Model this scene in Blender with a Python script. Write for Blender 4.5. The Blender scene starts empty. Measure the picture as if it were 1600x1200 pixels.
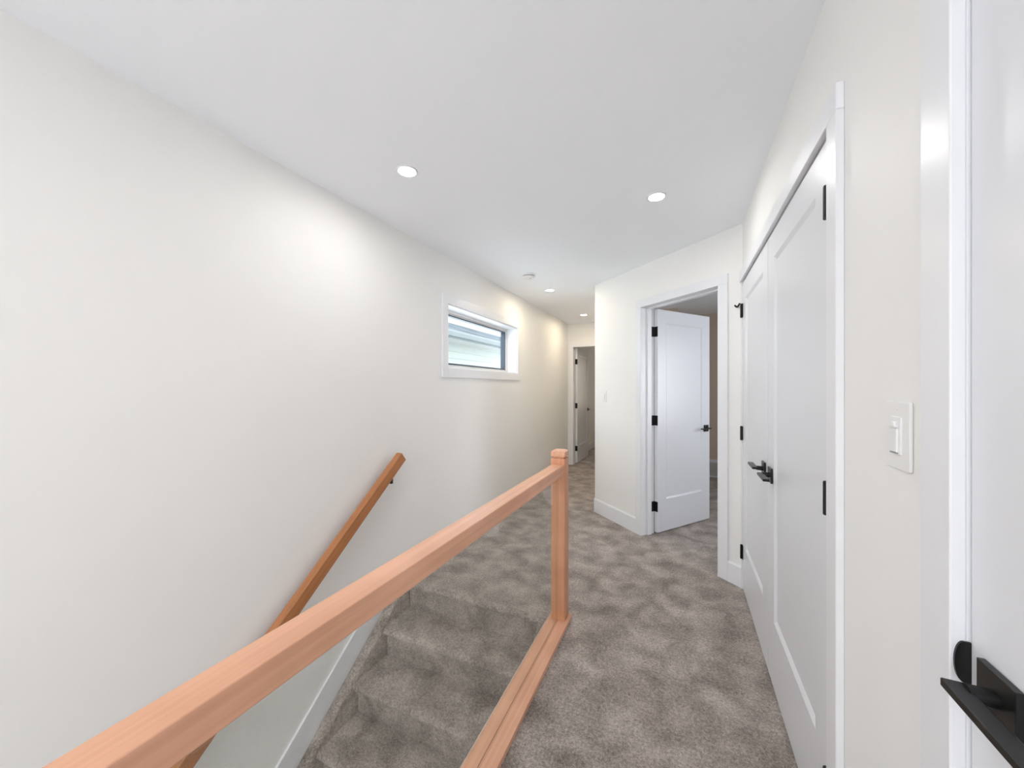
import bpy, bmesh, math, random
from mathutils import Vector, Matrix
random.seed(4)
SC = bpy.context.scene
COL = SC.collection
R = math.radians

# ------------------------------------------------------------------ camera
cam_d = bpy.data.cameras.new('camera'); cam = bpy.data.objects.new('camera', cam_d); COL.objects.link(cam)
cam.location = (0, 0, 1.32); cam.rotation_euler = (R(90), 0, R(24.5))
cam_d.sensor_width = 36; cam_d.lens = 582/1600*36; cam_d.shift_y = 0.0031; cam_d.clip_start = 0.02
SC.camera = cam
# ------------------------------------------------------------------ world and exposure
W = bpy.data.worlds.new('overcast_sky'); SC.world = W; W.use_nodes = True
nt = W.node_tree; nt.nodes.clear()
wo = nt.nodes.new('ShaderNodeOutputWorld'); bg = nt.nodes.new('ShaderNodeBackground')
tc = nt.nodes.new('ShaderNodeTexCoord'); nz = nt.nodes.new('ShaderNodeTexNoise'); nz.inputs['Scale'].default_value = 2.2
cr = nt.nodes.new('ShaderNodeValToRGB')
cr.color_ramp.elements[0].position = .3; cr.color_ramp.elements[0].color = (.90, .94, 1, 1)
cr.color_ramp.elements[1].position = .7; cr.color_ramp.elements[1].color = (.98, .99, 1, 1)
nt.links.new(tc.outputs['Generated'], nz.inputs['Vector']); nt.links.new(nz.outputs['Fac'], cr.inputs['Fac'])
nt.links.new(cr.outputs['Color'], bg.inputs['Color']); nt.links.new(bg.outputs[0], wo.inputs[0])
bg.inputs['Strength'].default_value = 1.2
vs = SC.view_settings
SC.display_settings.display_device = 'sRGB'
vs.view_transform = 'Standard'; vs.look = 'None'; vs.gamma = 1; vs.use_curve_mapping = False; vs.exposure = 1.24
cy = SC.cycles
cy.max_bounces = 12; cy.diffuse_bounces = 8; cy.glossy_bounces = 4; cy.transmission_bounces = 8; cy.transparent_max_bounces = 12
cy.sample_clamp_indirect = 6

# area lights: daylight at the hall window, plus added fills without any window
def area(name, loc, rot, sx, sy, power, col=(1, 1, 1), spread=180):
    l = bpy.data.lights.new(name, 'AREA'); l.shape = 'RECTANGLE'; l.size = sx; l.size_y = sy; l.energy = power; l.color = col
    l.spread = R(spread)
    o = bpy.data.objects.new(name, l); COL.objects.link(o); o.location = loc; o.rotation_euler = rot; return o
L_BACK = 16
area('fill_rear', (-.7, -2.26, 1.35), (R(90), 0, 0), 1.7, 1.3, L_BACK, (.93, .96, 1))  # added fill behind the viewer; the rear wall has no window
area('daylight_hall_window', (-1.95, 3.3, 1.75), (0, R(-90), 0), .5, 1.35, 3, (.9, .95, 1))
area('fill_stairwell', (-1.23, -2.3, -1.2), (R(125), 0, 0), .95, 1.5, 11, (.95, .97, 1))  # added uplight to lift the ceiling, no opening behind it
area('fill_bedroom', (2.72, 4.0, 1.4), (0, R(90), 0), 1.2, 1.2, 6.5, (.9, .94, 1), 110)  # added lamp to brighten the face of the open door
area('fill_end_room', (-.2, 8.9, 1.4), (R(-90), 0, 0), 1.4, 1.2, 5, (1, .86, .7))  # added warm fill for the end room, out of view

# ------------------------------------------------------------------ materials
def mat(name, col, rough=.5, metal=0, spec=.5, noise=None, bump=None, wood=None, emit=None):
    m = bpy.data.materials.new(name); m.use_nodes = True
    t = m.node_tree; b = t.nodes['Principled BSDF']
    b.inputs['Base Color'].default_value = (*col, 1); b.inputs['Roughness'].default_value = rough
    b.inputs['Metallic'].default_value = metal; b.inputs['Specular IOR Level'].default_value = spec
    co = t.nodes.new('ShaderNodeTexCoord')
    if noise:
        sc, amt, stretch = noise
        mp = t.nodes.new('ShaderNodeMapping'); mp.inputs['Scale'].default_value = stretch
        n = t.nodes.new('ShaderNodeTexNoise'); n.inputs['Scale'].default_value = sc; n.inputs['Detail'].default_value = 6
        r = t.nodes.new('ShaderNodeValToRGB')
        r.color_ramp.elements[0].position = .3; r.color_ramp.elements[1].position = .7
        r.color_ramp.elements[0].color = (*[max(0, c*(1-amt)) for c in col], 1)
        r.color_ramp.elements[1].color = (*[min(1, c*(1+amt)) for c in col], 1)
        t.links.new(co.outputs['Object'], mp.inputs[0]); t.links.new(mp.outputs[0], n.inputs['Vector'])
        t.links.new(n.outputs['Fac'], r.inputs['Fac']); t.links.new(r.outputs[0], b.inputs['Base Color'])
    if bump:
        sc, st, dist = bump
        n2 = t.nodes.new('ShaderNodeTexNoise'); n2.inputs['Scale'].default_value = sc; n2.inputs['Detail'].default_value = 4
        bp = t.nodes.new('ShaderNodeBump'); bp.inputs['Strength'].default_value = st; bp.inputs['Distance'].default_value = dist
        t.links.new(co.outputs['Object'], n2.inputs['Vector']); t.links.new(n2.outputs['Fac'], bp.inputs['Height'])
        t.links.new(bp.outputs[0], b.inputs['Normal'])
    if emit:
        b.inputs['Emission Color'].default_value = (*emit[0], 1); b.inputs['Emission Strength'].default_value = emit[1]
    return m
def wood_mat(name, dark, light, axis='Y'):
    m = bpy.data.materials.new(name); m.use_nodes = True; t = m.node_tree; b = t.nodes['Principled BSDF']
    co = t.nodes.new('ShaderNodeTexCoord'); mp = t.nodes.new('ShaderNodeMapping')
    mp.inputs['Scale'].default_value = (55, 1.2, 55) if axis == 'Y' else (55, 55, 1.2)
    n = t.nodes.new('ShaderNodeTexNoise'); n.inputs['Scale'].default_value = 1; n.inputs['Detail'].default_value = 5; n.inputs['Distortion'].default_value = .4
    n3 = t.nodes.new('ShaderNodeTexNoise'); n3.inputs['Scale'].default_value = 5; n3.inputs['Detail'].default_value = 2
    ad = t.nodes.new('ShaderNodeMath'); ad.operation = 'MULTIPLY_ADD'; ad.inputs[1].default_value = .55
    ad2 = t.nodes.new('ShaderNodeMath'); ad2.operation = 'MULTIPLY'; ad2.inputs[1].default_value = .45
    r = t.nodes.new('ShaderNodeValToRGB'); r.color_ramp.elements[0].position = .3; r.color_ramp.elements[1].position = .66
    r.color_ramp.elements[0].color = (*dark, 1); r.color_ramp.elements[1].color = (*light, 1)
    t.links.new(co.outputs['Object'], mp.inputs[0]); t.links.new(mp.outputs[0], n.inputs['Vector']); t.links.new(co.outputs['Object'], n3.inputs['Vector'])
    t.links.new(n3.outputs['Fac'], ad2.inputs[0]); t.links.new(n.outputs['Fac'], ad.inputs[0]); t.links.new(ad2.outputs[0], ad.inputs[2])
    t.links.new(ad.outputs[0], r.inputs['Fac']); t.links.new(r.outputs[0], b.inputs['Base Color'])
    b.inputs['Roughness'].default_value = .42
    return m
def carpet_mat(name, dark, mid, light):
    m = bpy.data.materials.new(name); m.use_nodes = True; t = m.node_tree; b = t.nodes['Principled BSDF']
    b.inputs['Roughness'].default_value = 1; b.inputs['Specular IOR Level'].default_value = .05
    b.inputs['Sheen Weight'].default_value = .25; b.inputs['Sheen Roughness'].default_value = .6
    co = t.nodes.new('ShaderNodeTexCoord')
    def N(s, d, dist=0):
        n = t.nodes.new('ShaderNodeTexNoise'); n.inputs['Scale'].default_value = s; n.inputs['Detail'].default_value = d
        n.inputs['Distortion'].default_value = dist; t.links.new(co.outputs['Object'], n.inputs['Vector']); return n
    big, fine, mid_n = N(6.5, 4, .35), N(210, 3), N(85, 6, .5)
    mid_n.inputs['Roughness'].default_value = .72
    def M(op, a, b_, c=None):
        x = t.nodes.new('ShaderNodeMath'); x.operation = op
        for i, v in enumerate((a, b_, c)):
            if v is None: continue
            if isinstance(v, (int, float)): x.inputs[i].default_value = v
            else: t.links.new(v, x.inputs[i])
        return x.outputs[0]
    s = M('MULTIPLY', big.outputs['Fac'], .33)
    s = M('MULTIPLY_ADD', fine.outputs['Fac'], .22, s)
    s = M('MULTIPLY_ADD', mid_n.outputs['Fac'], .45, s)
    r = t.nodes.new('ShaderNodeValToRGB'); r.color_ramp.elements[0].position = .395; r.color_ramp.elements[1].position = .61
    r.color_ramp.elements[0].color = (*dark, 1); r.color_ramp.elements[1].color = (*light, 1)
    e = r.color_ramp.elements.new(.5); e.color = (*mid, 1)
    t.links.new(s, r.inputs['Fac']); t.links.new(r.outputs[0], b.inputs['Base Color'])
    h = M('MULTIPLY_ADD', mid_n.outputs['Fac'], .8, M('MULTIPLY', fine.outputs['Fac'], .7))
    bp = t.nodes.new('ShaderNodeBump'); bp.inputs['Strength'].default_value = .9; bp.inputs['Distance'].default_value = .014
    t.links.new(h, bp.inputs['Height']); t.links.new(bp.outputs[0], b.inputs['Normal'])
    return m
def glass_mat(name, tint, ior=1.6):
    m = bpy.data.materials.new(name); m.use_nodes = True; t = m.node_tree; t.nodes.clear()
    o = t.nodes.new('ShaderNodeOutputMaterial'); mx = t.nodes.new('ShaderNodeMixShader')
    tr = t.nodes.new('ShaderNodeBsdfTransparent'); tr.inputs[0].default_value = (*tint, 1)
    gl = t.nodes.new('ShaderNodeBsdfGlossy'); gl.inputs['Roughness'].default_value = .0
    fr = t.nodes.new('ShaderNodeFresnel'); fr.inputs['IOR'].default_value = ior
    ge = t.nodes.new('ShaderNodeNewGeometry'); sb = t.nodes.new('ShaderNodeMath'); sb.operation = 'SUBTRACT'; sb.inputs[0].default_value = 1
    mu = t.nodes.new('ShaderNodeMath'); mu.operation = 'MULTIPLY'
    t.links.new(ge.outputs['Backfacing'], sb.inputs[1]); t.links.new(sb.outputs[0], mu.inputs[0]); t.links.new(fr.outputs[0], mu.inputs[1])
    t.links.new(mu.outputs[0], mx.inputs[0]); t.links.new(tr.outputs[0], mx.inputs[1]); t.links.new(gl.outputs[0], mx.inputs[2])
    t.links.new(mx.outputs[0], o.inputs[0])
    return m

M_WALL = mat('cream_wall_paint', (.84, .835, .82), .55, spec=.3, noise=(1.3, .012, (1, 1, 1)), bump=(260, .05, .002))
M_CEIL = mat('white_ceiling_paint', (.91, .935, .97), .8, spec=.2, bump=(180, .12, .002))
M_WALL_DIM = mat('dimmed_cream_wall_paint', (.60, .50, .40), .6, spec=.3, noise=(1.3, .012, (1, 1, 1)), bump=(260, .05, .002))  # wall paint darkened and warmed to carry the bedroom's dim light
M_TRIM = mat('white_semi_gloss_paint', (.80, .81, .84), .32, bump=(60, .015, .002))
M_DOOR = mat('white_door_paint', (.74, .755, .79), .30, bump=(60, .015, .002))
M_BLACK = mat('matte_black_metal', (.012, .012, .012), .32, metal=.3, bump=(300, .03, .001))
M_PLAST = mat('white_plastic', (.82, .82, .82), .3)
M_GREY = mat('grey_plastic', (.35, .35, .36), .4)
M_RAIL = wood_mat('pale_hemlock', (.60, .30, .18), (.80, .45, .30))
M_POST = wood_mat('pale_hemlock_upright', (.50, .22, .11), (.74, .38, .22), 'Z')
M_HAND = wood_mat('amber_wood', (.33, .13, .045), (.48, .20, .08))
M_CARPET = carpet_mat('taupe_carpet', (.165, .130, .108), (.41, .348, .305), (.75, .665, .61))
M_GLASS = glass_mat('guard_glass', (.96, .975, .965), 2.1)
M_PANE = glass_mat('window_glass', (.94, .97, .97), 1.45)
M_LENS = mat('lit_lens', (1, 1, 1), .4, emit=((1, .97, .93), 112))
M_LENSW = mat('warm_lit_lens', (1, 1, 1), .4, emit=((1, .84, .62), 150))
M_DARK = mat('dark_rubber', (.03, .035, .045), .5)
M_GASK = mat('blue_grey_spacer', (.03, .05, .08), .4)
M_SIDING = mat('pale_green_white_siding', (.74, .79, .77), .6, noise=(3, .04, (1, .2, 1)))
M_ROOF = mat('grey_shingle', (.22, .26, .30), .9, noise=(1.6, .35, (1, .5, 1)), bump=(30, .5, .01))
M_FASCIA = mat('grey_blue_fascia', (.42, .48, .52), .5, noise=(4, .05, (1, 1, 1)))
M_EARTH = mat('ground_gravel', (.25, .24, .22), 1, noise=(8, .3, (1, 1, 1)))
M_LOUV = mat('grey_louvre', (.62, .60, .58), .6)

# ------------------------------------------------------------------ mesh helpers
def finish(name, bm, m, parent=None, bevel=0, smooth=False, seg=2):
    bmesh.ops.recalc_face_normals(bm, faces=bm.faces)
    me = bpy.data.meshes.new(name); bm.to_mesh(me); bm.free()
    o = bpy.data.objects.new(name, me); COL.objects.link(o)
    for mm in (m if isinstance(m, (list, tuple)) else [m]): me.materials.append(mm)
    if smooth:
        for p in me.polygons: p.use_smooth = True
    if bevel:
        b = o.modifiers.new('bevel', 'BEVEL'); b.width = bevel; b.segments = seg; b.limit_method = 'ANGLE'; b.angle_limit = R(40)
        for p in me.polygons: p.use_smooth = True
        try:
            b.harden_normals = True
        except Exception: pass
    if parent is not None: o.parent = parent
    return o
def box(bm, x0, x1, y0, y1, z0, z1, M=None):
    vs_ = [Vector((x, y, z)) for z in (z0, z1) for y in (y0, y1) for x in (x0, x1)]
    if M is not None: vs_ = [M @ v for v in vs_]
    v = [bm.verts.new(p) for p in vs_]
    for f in ((0, 1, 3, 2), (4, 6, 7, 5), (0, 4, 5, 1), (2, 3, 7, 6), (0, 2, 6, 4), (1, 5, 7, 3)): bm.faces.new([v[i] for i in f])
def prism(bm, pts, axis, a0, a1):
    """polygon pts extruded along axis: 'X': pts are (y,z); 'Y': (x,z); 'Z': (x,y)"""
    def P(p, a): return {'X': (a, p[0], p[1]), 'Y': (p[0], a, p[1]), 'Z': (p[0], p[1], a)}[axis]
    A = [bm.verts.new(P(p, a0)) for p in pts]; B = [bm.verts.new(P(p, a1)) for p in pts]; n = len(pts)
    bm.faces.new(A); bm.faces.new(B[::-1])
    for i in range(n): bm.faces.new((A[i], B[i], B[(i+1) % n], A[(i+1) % n]))
def cyl(bm, c, r, d, axis='Z', n=24, r2=None):
    c = Vector(c); r2 = r if r2 is None else r2
    rot = {'Z': Matrix.Identity(4), 'X': Matrix.Rotation(R(90), 4, 'Y'), 'Y': Matrix.Rotation(R(90), 4, 'X')}[axis]
    bmesh.ops.create_cone(bm, cap_ends=True, segments=n, radius1=r, radius2=r2, depth=d, matrix=Matrix.Translation(c) @ rot)
def tag(o, label, cat, group=None, kind=None):
    o['label'] = label; o['category'] = cat
    if group: o['group'] = group
    if kind: o['kind'] = kind
    return o
def empty(name, loc=(0, 0, 0), rz=0):
    o = bpy.data.objects.new(name, None); COL.objects.link(o); o.location = loc; o.rotation_euler.z = rz
    o.empty_display_size = .1; return o
def bx(name, m, dims, parent=None, bevel=0, M=None):
    bm = bmesh.new(); box(bm, *dims, M=M); return finish(name, bm, m, parent, bevel)
def S(o, label, cat): return tag(o, label, cat, kind='structure')

CH = 2.40                       # ceiling height
XL = -1.772                     # face of left wall
XR = .364                       # face of closet wall
YE = 6.20                       # end of hall
A = Vector((-.84, 3.97)); B = Vector((.364, 2.86)); UL = (B-A).length; U = (B-A)/UL; NN = Vector((-U.y, U.x))
if NN.y < 0: NN = -NN
MD = Matrix(((U.x, NN.x, 0, A.x), (U.y, NN.y, 0, A.y), (0, 0, 1, 0), (0, 0, 0, 1)))   # angled wall frame: (u, depth into room, z)

def wall_rects(bm, u0, u1, v0, v1, z0, z1, holes, M=None, swap=False):
    """solid wall along u with rectangular holes (ua,ub,za,zb); swap: u runs on Y"""
    us = sorted({u0, u1, *[h[0] for h in holes], *[h[1] for h in holes]})
    for a, b in zip(us[:-1], us[1:]):
        hs = sorted([(h[2], h[3]) for h in holes if h[0] <= a+1e-6 and h[1] >= b-1e-6])
        z = z0
        for za, zb in hs+[(z1, z1)]:
            if za > z+1e-6:
                if swap: box(bm, v0, v1, a, b, z, za, M)
                else: box(bm, a, b, v0, v1, z, za, M)
            z = max(z, zb)

# ------------------------------------------------------------------ shell
def wall(name, label, holes, M=None, swap=False, rng=None, m=None):
    bm = bmesh.new(); wall_rects(bm, *rng, holes, M, swap)
    return S(finish(name, bm, m or M_WALL), label, 'wall')
WIN = (2.586, 4.02, 1.479, 2.017)
wall('wall_left', 'long cream wall on the left holding the small window and the handrail', [WIN], None, True, (-2.4, 9.1, XL-.20, XL, -2.9, CH))
wall('wall_right', 'cream wall on the right holding the closet doors and the nearest door', [(1.237-.0, 2.85, 0, 2.02), (-.10, .751, 0, 2.05)], None, True, (-2.4, 2.86, XR, XR+.12, 0, CH))
wall('wall_angled', 'cream angled wall around the open white door', [(.690, 1.480, 0, 2.042)], MD, False, (0, UL+.02, 0, .14, 0, CH))
bm = bmesh.new(); box(bm, A.x, A.x+.12, A.y+.03, YE, 0, CH)
S(finish('wall_hall_right', bm, M_WALL), 'cream wall hidden behind the angled corner at the narrow far hall', 'wall')
wall('wall_back', 'cream end wall of the hall around the far door', [(-1.692, -.90, 0, 2.02)], None, False, (XL, A.x+.12, YE, YE+.12, 0, CH))
wall('wall_bedroom_back', 'cream back wall with dim warm light painted into its colour, seen through the open angled-wall door', [], None, False, (A.x+.12, 2.8, YE, YE+.12, 0, CH), M_WALL_DIM)
bm = bmesh.new(); box(bm, XR+.07, 2.92, 2.88, 2.98, 0, CH)
S(finish('wall_bedroom_front', bm, M_WALL), 'wall between the closet and the room behind the angled wall', 'wall')
bm = bmesh.new(); box(bm, 2.8, 2.92, -2.4, 9.1, 0, CH)
S(finish('wall_outer_right', bm, M_WALL), 'outer wall far to the right behind the rooms', 'wall')
bm = bmesh.new(); box(bm, 1.1, 1.2, -2.4, 2.88, 0, CH)
S(finish('wall_closet_back', bm, M_WALL), 'wall behind the closet interior', 'wall')
bm = bmesh.new(); box(bm, XL-.2, 2.92, -2.5, -2.38, -2.9, CH)
S(finish('wall_rear', bm, M_WALL), 'rear wall behind the viewer at the near end of the hall', 'wall')
bm = bmesh.new(); box(bm, XL, 2.92, 9.0, 9.12, 0, CH)
S(finish('wall_end_room', bm, M_WALL), 'far wall of the room past the end door', 'wall')
bm = bmesh.new(); box(bm, -.55, -.45, YE+.12, 9.0, 0, CH)
S(finish('wall_end_room_side', bm, M_WALL), 'side wall of the room past the end door', 'wall')
# bump-out inside the bedroom
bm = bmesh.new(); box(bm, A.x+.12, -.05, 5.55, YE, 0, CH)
S(finish('wall_bedroom_recess', bm, M_WALL_DIM), 'projecting wall corner seen above the open door', 'wall')
# stair void walls
bm = bmesh.new(); box(bm, -.69, -.57, -2.38, 2.05, -2.9, -.22)
S(finish('wall_stairwell', bm, M_WALL), 'cream wall below the glass guard closing the side of the stairwell', 'wall')
bm = bmesh.new(); box(bm, XL-.2, 2.92, -2.5, 9.12, CH, CH+.15)
S(finish('ceiling', bm, M_CEIL), 'smooth white ceiling over the hall', 'ceiling')
bm = bmesh.new()
box(bm, XL, -.69, 2.03, 9.1, -.22, 0); box(bm, -.69, 2.92, -2.4, 9.1, -.22, 0); box(bm, XL, -.69, -2.4, -1.3, -.22, 0)
S(finish('floor', bm, M_CARPET), 'taupe cut-pile carpet floor of the upper hall', 'floor')
bm = bmesh.new(); box(bm, XL-.2, 0, -2.5, 3, -2.95, -2.34)
S(finish('floor_lower', bm, M_CARPET), 'carpet floor at the foot of the stairs', 'floor')

# ------------------------------------------------------------------ baseboards
def base_profile(t=.014, h=.14): return [(0, 0), (t, 0), (t, h-.012), (t-.006, h), (0, h)]
def baseboard(name, label, p0, p1, n, h=.14, t=.014):
    p0 = Vector(p0); p1 = Vector(p1); d = (p1-p0); L = d.length; d /= L; n = Vector(n)
    bm = bmesh.new(); pr = base_profile(t, h)
    a = [bm.verts.new((p0.x+n.x*x, p0.y+n.y*x, z)) for x, z in pr]; b = [bm.verts.new((p1.x+n.x*x, p1.y+n.y*x, z)) for x, z in pr]
    bm.faces.new(a); bm.faces.new(b[::-1])
    for i in range(5): bm.faces.new((a[i], b[i], b[(i+1) % 5], a[(i+1) % 5]))
    return S(finish(name, bm, M_TRIM), label, 'baseboard')
def dp(u, v=0): q = MD @ Vector((u, v, 0)); return (q.x, q.y)
baseboard('baseboard_angled_left', 'white baseboard of the angled wall left of the open door', dp(0), dp(.639), -NN)
baseboard('baseboard_angled_right', 'short white baseboard between the open door and the closet doors', dp(1.541), dp(UL-.002), -NN)
baseboard('baseboard_left', 'white baseboard along the left wall beyond the stairs', (XL, 1.97), (XL, YE), (1, 0))
baseboard('baseboard_hall_right', 'white baseboard on the far hall wall behind the angled corner', (A.x, A.y+.03), (A.x, YE), (-1, 0))
baseboard('baseboard_end_room', 'white baseboard along the wall seen through the far doorway', (XL, YE+.12), (XL, 9), (1, 0))
baseboard('baseboard_right', 'white baseboard between the closet casing and the nearest door casing', (XR, .811), (XR, 1.17), (-1, 0))
baseboard('baseboard_bedroom', 'white baseboard in the room behind the open door right of the floor grille', (.78, YE), (2.8, YE), (0, -1))
baseboard('baseboard_bedroom_left', 'white baseboard in the room behind the open door left of the floor grille', (-.05, YE), (.22, YE), (0, -1))

# ------------------------------------------------------------------ door casings and jambs
def casing_set(name, label, M, u0, u1, zt, depth, w=.068, th=.016, left=True, right=True, wl=None, wr=None):
    """frame in a wall frame M: (u along, v into the wall, z); jamb lining just outside the clear opening u0..u1"""
    r = empty(name); S(r, label, 'door casing')
    wl = wl or w; wr = wr or w
    if left: bx('casing_board', M_TRIM, (u0-wl, u0, -th, 0, 0, zt), r, .0025, M)
    if right: bx('casing_board', M_TRIM, (u1, u1+wr, -th, 0, 0, zt), r, .0025, M)
    bx('casing_board', M_TRIM, (u0-(wl if left else 0), u1+(wr if right else 0), -th, 0, zt, zt+w), r, .0025, M)
    bx('jamb', M_TRIM, (u0-.014, u0-.0005, -.001, depth, 0, zt), r, .001, M)
    bx('jamb', M_TRIM, (u1+.0005, u1+.014, -.001, depth, 0, zt), r, .001, M)
    bx('jamb', M_TRIM, (u0-.014, u1+.014, -.001, depth, zt+.0005, zt+.014), r, .001, M)
    return r
c1 = casing_set('trim_1', 'white casing and jamb around the open door in the angled wall', MD, .704, 1.466, 2.028, .14, wl=.065, wr=.075)
for a, b, z0, z1 in ((.704, .716, 0, 2.028), (1.454, 1.466, 0, 2.028)): bx('door_stop', M_TRIM, (a, b, .055, .10, z0, z1), c1, .001, MD)
bx('door_stop', M_TRIM, (.716, 1.454, .055, .10, 2.016, 2.028), c1, .001, MD)
# frame of the right wall: u = +Y, v = +X
MR = Matrix(((0, 1, 0, XR), (1, 0, 0, 0), (0, 0, 1, 0), (0, 0, 0, 1)))
r2 = empty('trim_2'); S(r2, 'white casing around the double closet doors', 'door casing')
bx('casing_board', M_TRIM, (1.170, 1.238, -.018, 0, 0, 2.008), r2, .0025, MR)
bx('casing_board', M_TRIM, (1.170, 2.858, -.018, 0, 2.008, 2.074), r2, .0025, MR)
bx('jamb', M_TRIM, (1.239, 1.266, -.006, .12, 0, 2.008), r2, .001, MR)
bx('jamb', M_TRIM, (2.843, 2.8595, -.010, .12, 0, 2.008), r2, .001, MR)
bx('jamb', M_TRIM, (1.239, 2.85, -.002, .12, 2.009, 2.02), r2, .001, MR)
bx('door_stop', M_TRIM, (1.266, 2.843, .045, .09, 1.985, 2.009), r2, .001, MR)
bx('door_stop', M_TRIM, (1.266, 1.28, .045, .09, 0, 1.985), r2, .001, MR)
c3 = casing_set('trim_3', 'white casing around the nearest door at the right edge', MR, -.09, .739, 2.035, .12, w=.072, th=.018)
# strike plate of nearest door: rounded lip on the jamb
bm = bmesh.new()
pts = [(.3665, .964)]+[(.3590-.0095*math.sin(R(a)), .9355+.0285*math.cos(R(a))) for a in range(0, 181, 15)]+[(.3665, .907)]
prism(bm, pts, 'Y', .7355, .7388)
finish('strike_plate', bm, M_BLACK, c3)['label'] = 'black rounded strike plate'
ME = Matrix(((1, 0, 0, 0), (0, 1, 0, YE), (0, 0, 1, 0), (0, 0, 0, 1)))
c4 = casing_set('trim_4', 'white casing around the far door at the end of the hall', ME, -1.678, -.914, 2.00, .12, wl=.072, wr=.06)

# ------------------------------------------------------------------ doors
def panel_door(name, w, h, t=.035, z0=.015, stile=.115, top=.115, bot=.285):
    """leaf in local coordinates: x 0..w from the hinge edge, y -t..0, z0..z0+h, one recessed panel on each face"""
    bm = bmesh.new(); rc = .009; sl = .016
    X = [0, stile, w-stile, w]; Z = [z0, z0+bot, z0+h-top, z0+h]
    for y, s in ((0, -1), (-t, 1)):
        g = [[bm.verts.new((x, y, z)) for z in Z] for x in X]
        for i in range(3):
            for j in range(3):
                if (i, j) != (1, 1): bm.faces.new((g[i][j], g[i+1][j], g[i+1][j+1], g[i][j+1]))
        o = [g[1][1], g[2][1], g[2][2], g[1][2]]
        q = [(X[1]+sl, Z[1]+sl), (X[2]-sl, Z[1]+sl), (X[2]-sl, Z[2]-sl), (X[1]+sl, Z[2]-sl)]
        q = [bm.verts.new((x, y+s*rc, z)) for x, z in q]
        for k in range(4): bm.faces.new((o[k], o[(k+1) % 4], q[(k+1) % 4], q[k]))
        bm.faces.new(q)
    bm.verts.ensure_lookup_table()
    def V(x, y, z): return next(v for v in bm.verts if abs(v.co.x-x)+abs(v.co.y-y)+abs(v.co.z-z) < 1e-6)
    for x in (X[0], X[3]):
        for j in range(3): bm.faces.new((V(x, 0, Z[j]), V(x, 0, Z[j+1]), V(x, -t, Z[j+1]), V(x, -t, Z[j])))
    for z in (Z[0], Z[3]):
        for i in range(3): bm.faces.new((V(X[i], 0, z), V(X[i+1], 0, z), V(X[i+1], -t, z), V(X[i], -t, z)))
    return finish(name, bm, M_DOOR)
def lever_set(door, x, y, side, direction, z=.930):
    """square rosette, round neck, flat lever; side -1/+1 = outward along local y; direction of the lever along local x"""
    h = empty('handle'); h.parent = door; h.location = (x, y, z)
    bx('rosette', M_BLACK, (-.0325, .0325, *sorted((side*.0005, side*.009)), -.0325, .0325), h, .0012)
    bm = bmesh.new(); cyl(bm, (0, side*.021, 0), .0105, .026, 'Y', 20); finish('neck', bm, M_BLACK, h, smooth=False)
    bm = bmesh.new()
    y0, y1 = side*.029, side*.053; x1 = direction*.125; x0 = -direction*.013
    a, b = sorted((x0, x1)); c, d = sorted((y0, y1)); box(bm, a, b, c, d, -.0055, .0055)
    finish('lever', bm, M_BLACK, h, .0018)
    return h
def knuckle_hinge(door, x, y, z, r=.0065):
    h = empty('hinge'); h.parent = door; h.location = (x, y, z)
    bm = bmesh.new(); cyl(bm, (0, 0, 0), r, .088, 'Z', 16); cyl(bm, (0, 0, .045), r*.8, .002, 'Z', 12); cyl(bm, (0, 0, -.045), r*.8, .002, 'Z', 12)
    finish('barrel', bm, M_BLACK, h)
    return h
HZ = (.245, 1.02, 1.82)
# nearer closet leaf: hinge at y=1.270, runs to y=2.053 (local x -> +Y), face toward -X : local +y -> -X
def place_leaf(o, y, rz): o.location = (0, y, 0); o.rotation_euler.z = rz
d1 = panel_door('door_1', .782, 1.985); d1.location = (.3625, 1.2705, 0); d1.rotation_euler.z = R(90)      # local x->+Y, local y->-X ; y=0 face at X=.3625
S(d1, 'nearer leaf of the white double closet doors, its tall black hinges beside the bright casing', 'door')
for z in HZ: knuckle_hinge(d1, .000, .0075, z)
lever_set(d1, .712, 0, 1, -1)
# farther leaf: hinge at y=2.842, runs to y=2.057
d2 = panel_door('door_2', .782, 1.985); d2.location = (.3625+.035, 2.8415, 0); d2.rotation_euler.z = R(-90)   # local x->-Y, local y->+X ; y=-t face at X=.3625
S(d2, 'farther leaf of the white double closet doors, next to the angled wall', 'door')
for z in HZ:
    h = knuckle_hinge(d2, .001, -.0425, z, .0075)
    bx('leaf_plate', M_BLACK, (-.001, .022, .0045, .0075, -.044, .044), h)
lever_set(d2, .712, -.035, -1, -1)
# hinge-pin door stop (small black hook) on the top hinge
bm = bmesh.new()
for k in range(8):
    a = k/7; p = Vector((-.012-.045*a, -.052-.02*a, 1.868-.014*math.sin(a*math.pi))); cyl(bm, p, .0055, .009, 'X', 8)
finish('hinge_pin_stop', bm, M_BLACK, d2)['label'] = 'small black hooked hinge-pin stop'
# ball catch plates at the head
bx('ball_catch', M_BLACK, (.740, .780, -.032, -.006, 1.9995, 2.003), d2)
# nearest door: latch side at y=.736, hinge behind the viewer
d3 = panel_door('door_3', .820, 2.015); d3.location = (.3665+.035, .7355-.820, 0); d3.rotation_euler.z = R(90)
d3.location.x = .3665
S(d3, 'nearest white door cut off by the right edge, large black lever at the bottom corner', 'door')
lever_set(d3, .820-.0585, 0, 1, -1, .928)
for z in HZ: knuckle_hinge(d3, .0, .0075, z)
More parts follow.
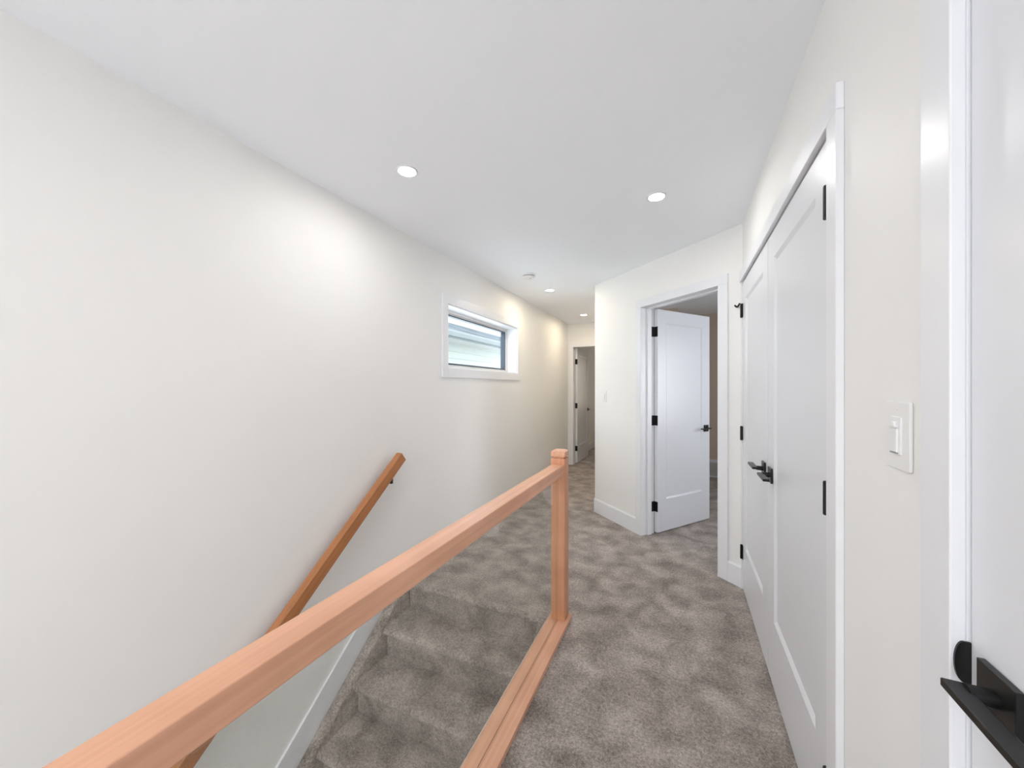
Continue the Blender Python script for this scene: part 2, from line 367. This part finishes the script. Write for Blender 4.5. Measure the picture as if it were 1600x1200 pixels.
# open door in the angled wall
d4 = panel_door('door_4', .760, 2.005); d4.location = (-.224, 3.600, 0); d4.rotation_euler.z = R(54)
S(d4, 'white one-panel door standing open in the angled wall, three square black hinges on its left', 'door')
for z in HZ:
    h = empty('hinge'); h.parent = d4; h.location = (0, 0, z+.0)
    bm = bmesh.new(); cyl(bm, (-.006, .002, 0), .0065, .09, 'Z', 16); finish('barrel', bm, M_BLACK, h)
    bx('door_plate', M_BLACK, (-.0025, -.0005, -.036, -.001, -.045, .045), h, .0)
    # plate on the jamb face, in world frame of the angled wall
    Mi = (Matrix.Translation(d4.location) @ Matrix.Rotation(R(54), 4, 'Z') @ Matrix.Translation((0, 0, z))).inverted()
    bx('jamb_plate', M_BLACK, (.7045, .7065, .102, .139, z-.045, z+.045), h, 0, Mi @ MD)
lever_set(d4, .70, -.035, -1, -1, .915); lever_set(d4, .70, 0, 1, -1, .915)
bx('latch_plate', M_BLACK, (.7602, .7615, -.029, -.006, .885, .945), d4)
# far door, opened 90 degrees into the end room
d5 = panel_door('door_5', .755, 1.98); d5.location = (-1.676, YE+.125, 0); d5.rotation_euler.z = R(88.5)
S(d5, 'small far white door standing open at the end of the hall', 'door')
for z in (.26, 1.0, 1.76):
    h = empty('hinge'); h.parent = d5; h.location = (0, 0, z)
    bm = bmesh.new(); cyl(bm, (-.006, .002, 0), .0065, .09, 'Z', 12); finish('barrel', bm, M_BLACK, h)
    bx('door_plate', M_BLACK, (-.004, -.0005, -.038, .0, -.045, .045), h)
lever_set(d5, .695, -.035, -1, -1, .90)

# ------------------------------------------------------------------ window in the left wall
wy0, wy1, wz0, wz1 = WIN
w = empty('window_1', (XL, (wy0+wy1)/2, wz0)); S(w, 'small high white-framed window in the left wall looking at the neighbouring house', 'window')
def wpart(name, m, dims, bev=0):
    x0, x1, y0, y1, z0, z1 = dims; return bx(name, m, (x0-XL, x1-XL, y0-w.location.y, y1-w.location.y, z0-wz0, z1-wz0), w, bev)
cw, ct = .078, .016
wpart('casing_board', M_TRIM, (XL, XL+ct, wy0-cw, wy0, wz0-cw, wz1+cw), .002)
wpart('casing_board', M_TRIM, (XL, XL+ct, wy1, wy1+cw, wz0-cw, wz1+cw), .002)
wpart('casing_board', M_TRIM, (XL, XL+ct, wy0, wy1, wz1, wz1+cw), .002)
wpart('casing_board', M_TRIM, (XL, XL+ct, wy0, wy1, wz0-cw, wz0), .002)
for nm, dm in (('sill', (XL-.125, XL-.0005, wy0, wy1, wz0+.0003, wz0+.010)), ('reveal', (XL-.125, XL-.0005, wy0, wy1, wz1-.010, wz1-.0003)),
               ('reveal', (XL-.125, XL-.0005, wy0+.0003, wy0+.010, wz0+.010, wz1-.010)), ('reveal', (XL-.125, XL-.0005, wy1-.010, wy1-.0003, wz0+.010, wz1-.010))):
    wpart(nm, M_TRIM, dm)
def ring(name, m, x0, x1, ins, wd, bev=0):
    bm = bmesh.new(); a, b, c, d = wy0+ins, wy1-ins, wz0+ins, wz1-ins; oy = w.location.y
    for q in ((a, b, c, c+wd), (a, b, d-wd, d), (a, a+wd, c+wd, d-wd), (b-wd, b, c+wd, d-wd)):
        box(bm, x0-XL, x1-XL, q[0]-oy, q[1]-oy, q[2]-wz0, q[3]-wz0)
    return finish(name, bm, m, w, bev)
ring('frame', M_PLAST, XL-.185, XL-.126, .0005, .032, .003)
ring('glazing_bead', M_PLAST, XL-.180, XL-.140, .033, .012)
ring('gasket', M_GASK, XL-.182, XL-.130, .0455, .012)
wpart('pane', M_PANE, (XL-.172, XL-.166, wy0+.055, wy1-.055, wz0+.055, wz1-.055))

# ------------------------------------------------------------------ staircase
RISE, RUN, N = .18, .23, 13
st = empty('staircase', (-1.2, 2.03, -2.34)); tag(st, 'carpeted staircase going down below the glass guard', 'stairs', kind='structure')
SX0, SX1 = XL+.082, -.742
def nose(yn, z, back, low):
    r = .022; pts = [(back, z)]
    for a in range(90, -91, -20): pts.append((yn+r-r*math.cos(R(a)), z-r+r*math.sin(R(a))))
    pts += [(yn+r+.014, z-2*r-.002), (yn+r+.020, low), (back, low)]
    return pts
for i in range(N):
    yn = 2.0-RUN*i; z = -RISE*i; bm = bmesh.new()
    back = 2.0299 if i == 0 else yn+RUN+.065
    prism(bm, [(y-st.location.y, zz-st.location.z) for y, zz in nose(yn, z, back, z-RISE-(.0 if i < N-1 else .1))], 'X', (SX0 if i else XL)-st.location.x, (SX1 if i else -.69)-st.location.x)
    o = finish('step', bm, M_CARPET, st)
    for p in o.data.polygons: p.use_smooth = True
    mdf = o.modifiers.new('edge', 'EDGE_SPLIT'); mdf.split_angle = R(35)
def curb(x0, x1):
    bm = bmesh.new(); oy, oz, ox = st.location.y, st.location.z, st.location.x
    yl = 2.0-RUN*(N-1); k = RISE/RUN
    pts = [(2.0295, -.004), (2.012, -.003), (1.975, -.018), (1.93, -.050)]
    pts += [(yl, -.050-k*(1.93-yl)), (yl, -.30-k*(1.93-yl)-.05), (2.0295, -.38)]
    prism(bm, [(y-oy, z-oz) for y, z in pts], 'X', x0-ox, x1-ox)
    return finish('side_curb', bm, M_CARPET, st, .012)
curb(XL+.0145, SX0+.001); curb(SX1-.001, -.6905)
# skirt board on the left wall
bm = bmesh.new(); k = .79
pts = [(1.975, .0), (1.975, .14), (1.94, .123), (-1.0, .123-k*2.94), (-1.0, -.045-k*2.94), (1.94, -.045)]
pts = [(1.969, .14), (1.935, .118), (-1.0, .118-k*2.935), (-1.0, -.30-k*2.935), (1.969, -.30)]
prism(bm, pts, 'X', XL, XL+.014)
S(finish('trim_5', bm, M_TRIM, None, .002), 'white sloping skirt board along the stairs on the left wall', 'skirt board')

# ------------------------------------------------------------------ glass guard with wooden post and rail
GX = -.629
g = empty('guard_railing', (GX, 2.035, 0)); tag(g, 'pale wood guard railing with glass infill beside the stair opening', 'railing')
oy = 2.035; Y0 = -.80
pw = .040
bm = bmesh.new(); box(bm, -pw, pw, -pw, pw, .020, .922); finish('post', bm, M_POST, g, .003)
bm = bmesh.new(); box(bm, -.031, .031, -.031, .031, .922, .932); finish('post_neck', bm, M_POST, g)
bm = bmesh.new(); box(bm, -.0405, .0405, -.0405, .0405, .932, .958)
z = .966; tv = [bm.verts.new(p) for p in ((-.03, -.03, z), (.03, -.03, z), (.03, .03, z), (-.03, .03, z))]
bm.verts.ensure_lookup_table(); tops = [v for v in bm.verts if abs(v.co.z-.958) < 1e-6]
def near(p): return min(tops, key=lambda v: (v.co.x-p.co.x)**2+(v.co.y-p.co.y)**2)
for f in list(bm.faces):
    if all(abs(v.co.z-.958) < 1e-6 for v in f.verts): bm.faces.remove(f)
bm.faces.new(tv)
for i in range(4): bm.faces.new((near(tv[i]), near(tv[(i+1) % 4]), tv[(i+1) % 4], tv[i]))
finish('post_cap', bm, M_RAIL, g, .0015)['label'] = 'bevelled wooden post cap'
def gy(a, b): return (a-oy, b-oy)
bx('top_rail', M_RAIL, (-.0335, .0335, *gy(Y0, 2.0), .831, .8885), g, .003)
bx('base_board', M_RAIL, (-.0585, -.0062, *gy(Y0, 2.082), .0, .0225), g, .002)
bx('base_board', M_RAIL, (-.0050, .0570, *gy(Y0, 2.082), .0, .0225), g, .002)
bx('glass_pane', M_GLASS, (-.0045-.0015, .0055-.0015-.0, *gy(Y0+.08, 1.994), .0226, .8308), g)['label'] = 'clear glass infill panel'
bm = bmesh.new(); box(bm, -pw, pw, Y0-pw-oy, Y0+pw-oy, .0230, .922); finish('post', bm, M_POST, g, .003)
# fascia board under the shoe, facing the stairwell
bx('trim_6', M_TRIM, (-.700, -.6902, -1.3, 1.985, -.20, 0), None); S(bpy.data.objects['trim_6'], 'white fascia board under the guard facing the stairwell', 'trim')

# ------------------------------------------------------------------ wall handrail
slope = .80; ang = math.atan(slope)
hr = empty('handrail', (-1.70, 1.955, .862)); tag(hr, 'amber wooden handrail sloping down the left wall on black brackets', 'handrail')
hr.rotation_euler.x = ang
L = 3.6
bx('rail', M_HAND, (-.0225, .0225, -L, 0, -.034, .034), hr, .006)
for s in (.14, 1.22, 2.35, 3.3):
    b = empty('bracket'); b.parent = hr; b.location = (0, -s, -.034); b.rotation_euler.x = -ang
    bm = bmesh.new(); cyl(bm, (-.066, 0, -.045), .024, .008, 'X', 24); finish('wall_plate', bm, M_BLACK, b)
    bm = bmesh.new(); cyl(bm, (-.034, 0, -.045), .008, .06, 'X', 12); cyl(bm, (-.004, 0, -.026), .008, .046, 'Z', 12); finish('arm', bm, M_BLACK, b)
    bx('saddle', M_BLACK, (-.012, .012, -.03, .03, -.004, .003), b).rotation_euler.x = ang

# ------------------------------------------------------------------ recessed lights and smoke detector
def downlight(x, y, warm, label):
    r = empty('recessed_light', (x, y, CH)); tag(r, label, 'ceiling light', 'recessed lights in the hall ceiling')
    bm = bmesh.new(); n = 40; ra, rb = .041, .053; rows = []
    for (rr, zz) in ((rb, -.0003), (rb-.002, -.004), (ra+.003, -.006), (ra, -.004), (ra, -.0003)):
        rows.append([bm.verts.new((rr*math.cos(2*math.pi*k/n), rr*math.sin(2*math.pi*k/n), zz)) for k in range(n)])
    for a, b in zip(rows, rows[1:]+rows[:1]):
        for k in range(n): bm.faces.new((a[k], a[(k+1) % n], b[(k+1) % n], b[k]))
    finish('trim_ring', bm, M_PLAST, r, smooth=True)
    bm = bmesh.new(); cyl(bm, (0, 0, -.0022), .0405, .003, 'Z', 32); finish('lens', bm, M_LENSW if warm else M_LENS, r)
    return r
downlight(-1.248, 1.475, 0, 'bright round recessed ceiling light nearest the left wall, above the stairs')
downlight(-.13, 2.26, 0, 'bright round recessed ceiling light in front of the open angled-wall door')
downlight(-1.334, 3.94, 1, 'small recessed ceiling light just beyond the smoke detector')
downlight(-1.33, 5.50, 1, 'farthest tiny recessed ceiling light near the end of the hall')
downlight(-.70, -1.5, 0, 'recessed ceiling light above and behind the viewer on the closet side')
downlight(-.70, -.3, 0, 'recessed ceiling light behind the viewer over the lower stairs')
sd = empty('smoke_detector', (-1.343, 3.33, CH)); tag(sd, 'white round smoke detector on the ceiling above the small window', 'smoke detector')
bm = bmesh.new(); cyl(bm, (0, 0, -.006), .064, .0115, 'Z', 40, .066); finish('base_plate', bm, M_PLAST, sd, .001)
bm = bmesh.new(); cyl(bm, (0, 0, -.0155), .056, .003, 'Z', 40); finish('vent_slot', bm, M_GREY, sd)
bm = bmesh.new(); cyl(bm, (0, 0, -.026), .050, .018, 'Z', 40, .060); finish('cover', bm, M_PLAST, sd, .003)
bm = bmesh.new(); cyl(bm, (.02, 0, -.0355), .009, .002, 'Z', 16); finish('test_button', bm, M_GREY, sd)

# ------------------------------------------------------------------ light switches
def rounded(w_, h_, r, n=6):
    p = []
    for cx, cz, a0 in ((w_-r, h_-r, 0), (-w_+r, h_-r, 90), (-w_+r, -h_+r, 180), (w_-r, -h_+r, 270)):
        for i in range(n+1): a = R(a0+90*i/n); p.append((cx+r*math.cos(a), cz+r*math.sin(a)))
    return p
def switch(M, label, w_=.035, h_=.0575, sensor=False):
    r = empty('light_switch'); r.matrix_world = M; tag(r, label, 'light switch', None)
    bm = bmesh.new(); prism(bm, rounded(w_, h_, .005), 'Y', -.006, -.0003); finish('wall_plate', bm, M_PLAST, r, .002)
    bm = bmesh.new(); prism(bm, rounded(.0175, .034, .002), 'Y', -.0085, -.0055); finish('switch_frame', bm, M_PLAST, r, .0008)
    bm = bmesh.new()
    if sensor:
        prism(bm, [(-.011, -.030), (.011, -.030), (.011, .012), (-.011, .012)], 'Y', -.0115, -.008)
        finish('rocker', bm, M_PLAST, r, .001)
        bm = bmesh.new(); prism(bm, [(-.010, .0145), (.010, .0145), (.006, .026), (-.006, .026)], 'Y', -.0135, -.008); finish('sensor_lens', bm, M_PLAST, r, .002)
        bm = bmesh.new(); prism(bm, [(-.011, -.0325), (.011, -.0325), (.011, -.0305), (-.011, -.0305)], 'Y', -.0118, -.008); finish('slot', bm, M_GREY, r)
    else:
        v = [bm.verts.new(p) for p in ((-.014, -.008, -.030), (.014, -.008, -.030), (.014, -.008, .030), (-.014, -.008, .030), (-.014, -.0145, -.030), (.014, -.0145, -.030), (.014, -.0092, .030), (-.014, -.0092, .030))]
        for f in ((0, 1, 2, 3), (4, 7, 6, 5), (0, 4, 5, 1), (2, 6, 7, 3), (0, 3, 7, 4), (1, 5, 6, 2)): bm.faces.new([v[i] for i in f])
        finish('rocker', bm, M_PLAST, r, .0008)
    for zz in (-.048, .048):
        bm = bmesh.new(); cyl(bm, (0, -.0062, zz), .003, .001, 'Y', 12); finish('screw', bm, M_PLAST, r)
    return r
switch(MD @ Matrix.Translation((.165, 0, 1.225)), 'white rocker light switch on the angled wall left of the open door')
MSW = Matrix(((0, 1, 0, XR), (-1, 0, 0, .912), (0, 0, 1, 1.232), (0, 0, 0, 1)))
switch(MSW, 'large white light switch on the right wall between the closet and the nearest door', .041, .062, True)

# ------------------------------------------------------------------ return-air grille in the bedroom
gr = empty('return_air_grille', (.50, YE, 0)); tag(gr, 'white low wall grille with grey slats, seen through the open doorway', 'vent')
for dm in ((-.27, .27, -.014, 0, .215, .26), (-.27, .27, -.014, 0, .0, .02), (-.27, -.25, -.014, 0, .02, .215), (.25, .27, -.014, 0, .02, .215)):
    bx('frame_bar', M_TRIM, dm, gr, .001)
bx('backing', M_LOUV, (-.25, .25, -.003, 0, .02, .215), gr)
for i in range(9):
    o = bx('slat', M_LOUV, (-.25, .25, -.006, .006, -.0012, .0012), gr); o.location = (0, -.009, .032+i*.0213); o.rotation_euler.x = R(35)

# ------------------------------------------------------------------ neighbouring house outside
nb = empty('neighbour_house', (-4.3, 6, -2.7)); tag(nb, 'neighbouring house with pale lap siding and grey shingle roof outside the window', 'house')
ox, oyy, oz = nb.location
bm = bmesh.new(); box(bm, -2.6, -.03, -8, 13, 0, 5.0); finish('wall_core', bm, M_SIDING, nb)
bm = bmesh.new(); prism(bm, [(-.03, 0), (0, 0), (-.022, .142), (-.03, .142)], 'Y', -8, 13)
bd = finish('siding_board', bm, M_SIDING, nb)
for i in range(1, 36):
    c = bd.copy(); COL.objects.link(c); c.parent = nb; c.location = (0, 0, .14*i)
zE = 2.24-oz
bx('soffit', M_TRIM, (-.03, .38, -8.3, 13.3, zE, zE+.02), nb)
bx('fascia', M_FASCIA, (.38, .40, -8.3, 13.3, zE-.005, zE+.12), nb)
bm = bmesh.new(); prism(bm, [(.40, zE+.03), (.47, zE+.03), (.50, zE+.10), (.50, zE+.13), (.40, zE+.13)], 'Y', -8.3, 13.3); finish('gutter', bm, M_FASCIA, nb)
bm = bmesh.new()
x = .42; zz = zE+.125
n = 20; dx = 2.5/n
for i in range(n):       # overlapping shingle courses
    prism(bm, [(x, zz), (x, zz+.012), (x-dx-.02, zz+.012+.36*dx), (x-dx-.02, zz+.36*dx)], 'Y', -8.3, 13.3); x -= dx; zz += .36*dx
ro = finish('roof', bm, M_ROOF, nb); ro['kind'] = 'stuff'
bx('ground', M_EARTH, (-30, XL-.2, -20, 40, -3.0, -2.7), None); S(bpy.data.objects['ground'], 'bare ground between the two houses', 'ground')
